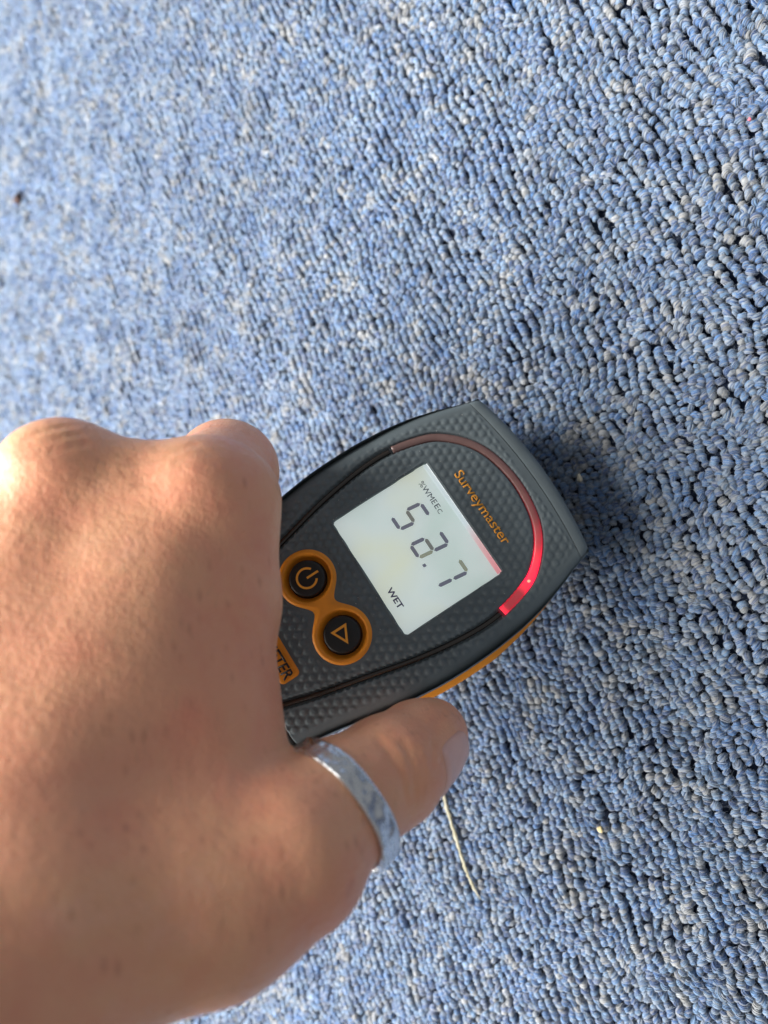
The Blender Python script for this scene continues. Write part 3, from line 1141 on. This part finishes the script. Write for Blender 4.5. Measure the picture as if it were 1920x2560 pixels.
M_skin = skin_material()
_ends = np.array([q for _, pts in BODY for q, r in pts] + [q for pts in FINGERS for q, r in pts])
HAND_LO, HAND_HI = _ends.min(0) - 36, _ends.max(0) + 36
V, F = surface_nets(hand_sdf, HAND_LO, HAND_HI, 0.75)
hand = mesh_obj('hand', V - np.array([-120., -40., 100.]), F, M_skin)
hand.location = (-.120, -.040, .100)
tag(hand, 'tanned left hand gripping the meter from above, thumb along its side', 'hand')

# thumbnail: a thin plate following the fingertip
def hand_normal(p):
    h = .35
    g = np.stack([hand_sdf(p + np.eye(3)[i] * h) - hand_sdf(p - np.eye(3)[i] * h) for i in range(3)], 1)
    return g / np.linalg.norm(g, axis=1)[:, None]


def conform(p, off, it=6):
    p = np.array(p, float)
    for _ in range(it):
        p = p - hand_normal(p) * hand_sdf(p)[:, None] * .9
    return p + hand_normal(p) * off


NAIL_C = np.array([-69.0, -52.1, 61.7])
NAIL_N = np.array([0.924, -0.26, 0.271])
NAIL_T = np.array([0.11, 0.36, -0.918])
NAIL_N /= np.linalg.norm(NAIL_N)
NAIL_T -= NAIL_N * (NAIL_T @ NAIL_N); NAIL_T /= np.linalg.norm(NAIL_T)
NAIL_S = np.cross(NAIL_N, NAIL_T)
nx, ny = 25, 25
pts, lift = [], []
for j in range(ny):
    for i in range(nx):
        a = -1 + 2 * i / (nx - 1); b = -1 + 2 * j / (ny - 1)
        # square -> rounded nail outline
        sa = a * math.sqrt(max(0, 1 - .22 * b * b)) if b < 0 else a * (1 - .10 * b * b)
        sb = b * math.sqrt(max(0, 1 - .45 * a * a)) if b < 0 else b * math.sqrt(max(0, 1 - .28 * a * a))
        pts.append(NAIL_C + NAIL_S * sa * 6.4 + NAIL_T * sb * 6.9)
        e = min(1 - abs(a), 1 + b)
        lift.append(-.35 + .75 * min(1, e / .18) + (0.25 * max(0, b - .6)))
pts = conform(pts, 0.0)
nn = hand_normal(pts)
V = pts + nn * np.array(lift)[:, None]
F = [(j * nx + i, j * nx + i + 1, (j + 1) * nx + i + 1, (j + 1) * nx + i) for j in range(ny - 1) for i in range(nx - 1)]
m, nt, p, out = new_mat('nail')
co = objcoord(nt)
nt.links.new(ramp(nt, noise(nt, co, 120, 3), [(0.3, (0.78, 0.42, 0.355)), (0.7, (0.86, 0.50, 0.43))]), p.inputs['Base Color'])
p.inputs['Roughness'].default_value = 0.38
p.inputs['Subsurface Weight'].default_value = 0.25
p.inputs['Subsurface Radius'].default_value = (1, .4, .25)
p.inputs['Subsurface Scale'].default_value = 0.002
nail = mesh_obj('thumbnail', V - np.array([-120., -40., 100.]), F, m, hand)
md = nail.modifiers.new('thick', 'SOLIDIFY'); md.thickness = .0004; md.offset = -1
nail['label'] = 'smooth pinkish thumbnail'

# fine hair on the back of the hand
def hand_hair():
    r = np.random.default_rng(11)
    me = hand.data
    co_ = np.empty(len(me.vertices) * 3, np.float32); me.vertices.foreach_get('co', co_); co_ = co_.reshape(-1, 3)
    no = np.empty(len(me.vertices) * 3, np.float32); me.vertices.foreach_get('normal', no); no = no.reshape(-1, 3)
    up = no[:, 2] > .25
    wx = co_ + np.array([-.120, -.040, .100])
    ok = np.where(up & (wx[:, 2] > .078) & (wx[:, 1] > -.10) & (wx[:, 0] < -.092))[0]
    V, F = [], []
    for i in r.choice(ok, 420, replace=False):
        b = co_[i].astype(float) / MM; n_ = no[i].astype(float)
        d = np.array([-.35, .9, -.1]) + r.normal(0, .22, 3)
        d -= n_ * (d @ n_); d /= np.linalg.norm(d)
        L = r.uniform(2.0, 5.0); s_ = np.cross(d, n_)
        b0 = len(V)
        for k in range(6):
            q = k / 5
            c = b - n_ * .1 + d * L * q + n_ * (1.0 * q - .75 * q * q) * L * .34 + s_ * L * .10 * q * q * r.uniform(-.2, 1)
            w = .030 * (1 - .75 * q)
            V += [c + s_ * w, c - s_ * w, c + n_ * w * 1.5]
        for k in range(5):
            a = b0 + 3 * k
            for e in range(3):
                F.append((a + e, a + (e + 1) % 3, a + 3 + (e + 1) % 3, a + 3 + e))
    m, nt, p, out = new_mat('body_hair')
    p.inputs['Base Color'].default_value = (.42, .27, .15, 1); p.inputs['Roughness'].default_value = .35
    o = mesh_obj('hair', V, F, m, hand)
    o['kind'] = 'stuff'


hand_hair()

# ---------------------------------------------------------------- thumb ring
RC = np.array([-82.6, -56.4, 83.5])
RT = np.array([0.245, 0.42, -0.872])
RT /= np.linalg.norm(RT)
R1 = np.cross(RT, [0, 0, 1.0]); R1 /= np.linalg.norm(R1)
R2 = np.cross(RT, R1)
RR = 12.4
nth = 220
sec = [(-2.75, .1), (-2.85, .8), (-2.82, 1.35), (-2.62, 1.60), (-1.9, 1.66), (-1.2, 1.70), (-.4, 1.72), (.4, 1.72), (1.2, 1.70), (1.9, 1.66), (2.62, 1.60), (2.82, 1.35), (2.85, .8), (2.75, .1), (2.2, 0), (-2.2, 0)]
r_ = np.random.default_rng(5)
dents = np.column_stack([r_.uniform(0, 2 * math.pi, 150), r_.uniform(-2.6, 2.6, 150), r_.uniform(1.1, 2.0, 150), r_.uniform(.16, .32, 150)])
V = []
for i in range(nth):
    t = 2 * math.pi * i / nth
    for (z, h) in sec:
        d = 0
        if h > .5:
            du = np.abs((dents[:, 0] - t + math.pi) % (2 * math.pi) - math.pi) * RR
            q = np.hypot(du, dents[:, 1] - z) / dents[:, 2]
            d = -float((dents[:, 3] * np.clip(1 - q * q, 0, 1)).max()) * (1 if abs(z) < 2 else .35 if abs(z) < 2.7 else .15)
        wob = .08 * math.sin(3 * t + 1) + .05 * math.sin(7 * t)
        rad = RR + h + d
        V.append(RC + (R1 * math.cos(t) + R2 * math.sin(t)) * rad + RT * (z * .80 + wob * (1 if abs(z) > 2 else .3)))
ns = len(sec)
F = [(i * ns + k, i * ns + (k + 1) % ns, ((i + 1) % nth) * ns + (k + 1) % ns, ((i + 1) % nth) * ns + k) for i in range(nth) for k in range(ns)]
m, nt, p, out = new_mat('hammered_silver')
co = objcoord(nt)
nt.links.new(ramp(nt, noise(nt, co, 300, 4), [(0.3, (0.60, 0.63, 0.66)), (0.7, (0.72, 0.74, 0.77))]), p.inputs['Base Color'])
p.inputs['Metallic'].default_value = 1.0
nt.links.new(ramp(nt, noise(nt, co, 700, 4), [(0.3, (.20,) * 3), (0.7, (.34,) * 3)]), p.inputs['Roughness'])
vo = nt.nodes.new('ShaderNodeTexVoronoi'); vo.feature = 'SMOOTH_F1'; vo.inputs['Scale'].default_value = 560
nt.links.new(co, vo.inputs['Vector'])
nt.links.new(bump(nt, vo.outputs['Distance'], .5, .0006), p.inputs['Normal'])
ring = mesh_obj('thumb_ring', np.array(V) - RC, F, m)
ring.location = tuple(RC * MM)
bm = bmesh.new(); bm.from_mesh(ring.data); bmesh.ops.recalc_face_normals(bm, faces=bm.faces[:]); bm.to_mesh(ring.data); bm.free()
tag(ring, 'wide hammered silver band ring worn on the thumb', 'ring')

# ---------------------------------------------------------------- bits lying on the carpet
def straw():
    P_ = np.array([(-104.6, -75.0, 1.2), (-103.5, -81.8, 1.0), (-101.8, -89.1, .6), (-99.1, -96.2, .75), (-96.4, -104.5, .35), (-93.5, -109.9, .55), (-91.1, -113.6, .1)])
    path = spline(P_, 10)
    path[1:-1] += np.random.default_rng(3).normal(0, .07, path[1:-1].shape)
    n = 10
    V, F = [], []
    tan = np.gradient(path, axis=0); tan /= np.linalg.norm(tan, axis=1)[:, None]
    for i, q in enumerate(path):
        s_ = np.cross(tan[i], [0, 0, 1.0]); s_ /= np.linalg.norm(s_)
        up = np.cross(s_, tan[i])
        r = np.interp(i / (len(path) - 1), [0, .5, .9, 1], [.60, .62, .45, .10]) * (1 + .16 * math.sin(i * 1.7) + .14 * math.sin(i * .63 + 1) + .10 * math.sin(i * 4.1))
        for k in range(n):
            t = 2 * math.pi * k / n
            V.append(q + s_ * r * math.cos(t) + up * r * .6 * math.sin(t))
    for i in range(len(path) - 1):
        for k in range(n):
            F.append((i * n + k, i * n + (k + 1) % n, (i + 1) * n + (k + 1) % n, (i + 1) * n + k))
    F += [tuple(range(n))[::-1], tuple((len(path) - 1) * n + k for k in range(n))]
    m, nt, p, out = new_mat('dry_straw')
    co = objcoord(nt)
    nt.links.new(ramp(nt, noise(nt, co, 350, 4), [(0.3, (0.27, 0.255, 0.18)), (0.7, (0.40, 0.395, 0.32))]), p.inputs['Base Color'])
    p.inputs['Roughness'].default_value = .8
    p.inputs['Specular IOR Level'].default_value = .2
    nt.links.new(bump(nt, noise(nt, co, 900, 4), .6, .0004), p.inputs['Normal'])
    o = mesh_obj('grass_stalk', np.array(V) - P_[3], F, m)
    o.location = tuple(P_[3] * MM)
    tag(o, 'thin pale dry grass stalk lying on the carpet below the thumb', 'stalk')


straw()


def crumb(name, loc, size, col, label, cat, seed, flat=(1, 1, 1)):
    r = np.random.default_rng(seed)
    bm = bmesh.new()
    bmesh.ops.create_icosphere(bm, subdivisions=3, radius=1)
    ph = r.uniform(0, 6.28, 9)
    for v in bm.verts:
        c = v.co
        k = 1 + .16 * math.sin(3 * c.x + ph[0]) + .14 * math.sin(4 * c.y + ph[1]) + .12 * math.sin(5 * c.z + ph[2]) + .06 * math.sin(11 * c.x + 9 * c.y + ph[3])
        v.co = Vector((c.x * flat[0], c.y * flat[1], c.z * flat[2])) * (k * size * MM)
    me = bpy.data.meshes.new(name); bm.to_mesh(me); bm.free()
    me.polygons.foreach_set('use_smooth', np.ones(len(me.polygons), bool))
    me.materials.append(plastic(name + '_stuff', col, .6, .4, var=.3, grain=.4, grain_scale=2500))
    o = bpy.data.objects.new(name, me); COL.objects.link(o)
    o.location = Vector(loc) * MM
    o.rotation_euler = tuple(r.uniform(0, 6, 3))
    tag(o, label, cat)


crumb('crumb', (-61.5, 9.2, .55), .85, (0.72, 0.66, 0.52), 'tiny cream crumb on the carpet beside the head of the meter', 'crumb', 1, (1, 1.2, .8))
crumb('grit', (-321.8, 143.6, .6), 3.1, (0.06, 0.032, 0.028), 'small dark brown speck of grit on the pale carpet at the far left', 'grit', 2, (1, .9, .5))
crumb('crumb', (-56.0, -85.0, .6), .75, (0.75, 0.62, 0.33), 'tiny yellow crumb on the carpet right of the grass stalk', 'crumb', 3)
crumb('crumb', (-19.8, 95.0, .6), .38, (0.75, 0.16, 0.20), 'tiny red speck painting a pinkish glint on the carpet near the top right corner', 'crumb', 4)  # red speck put in as a painted pinkish glint
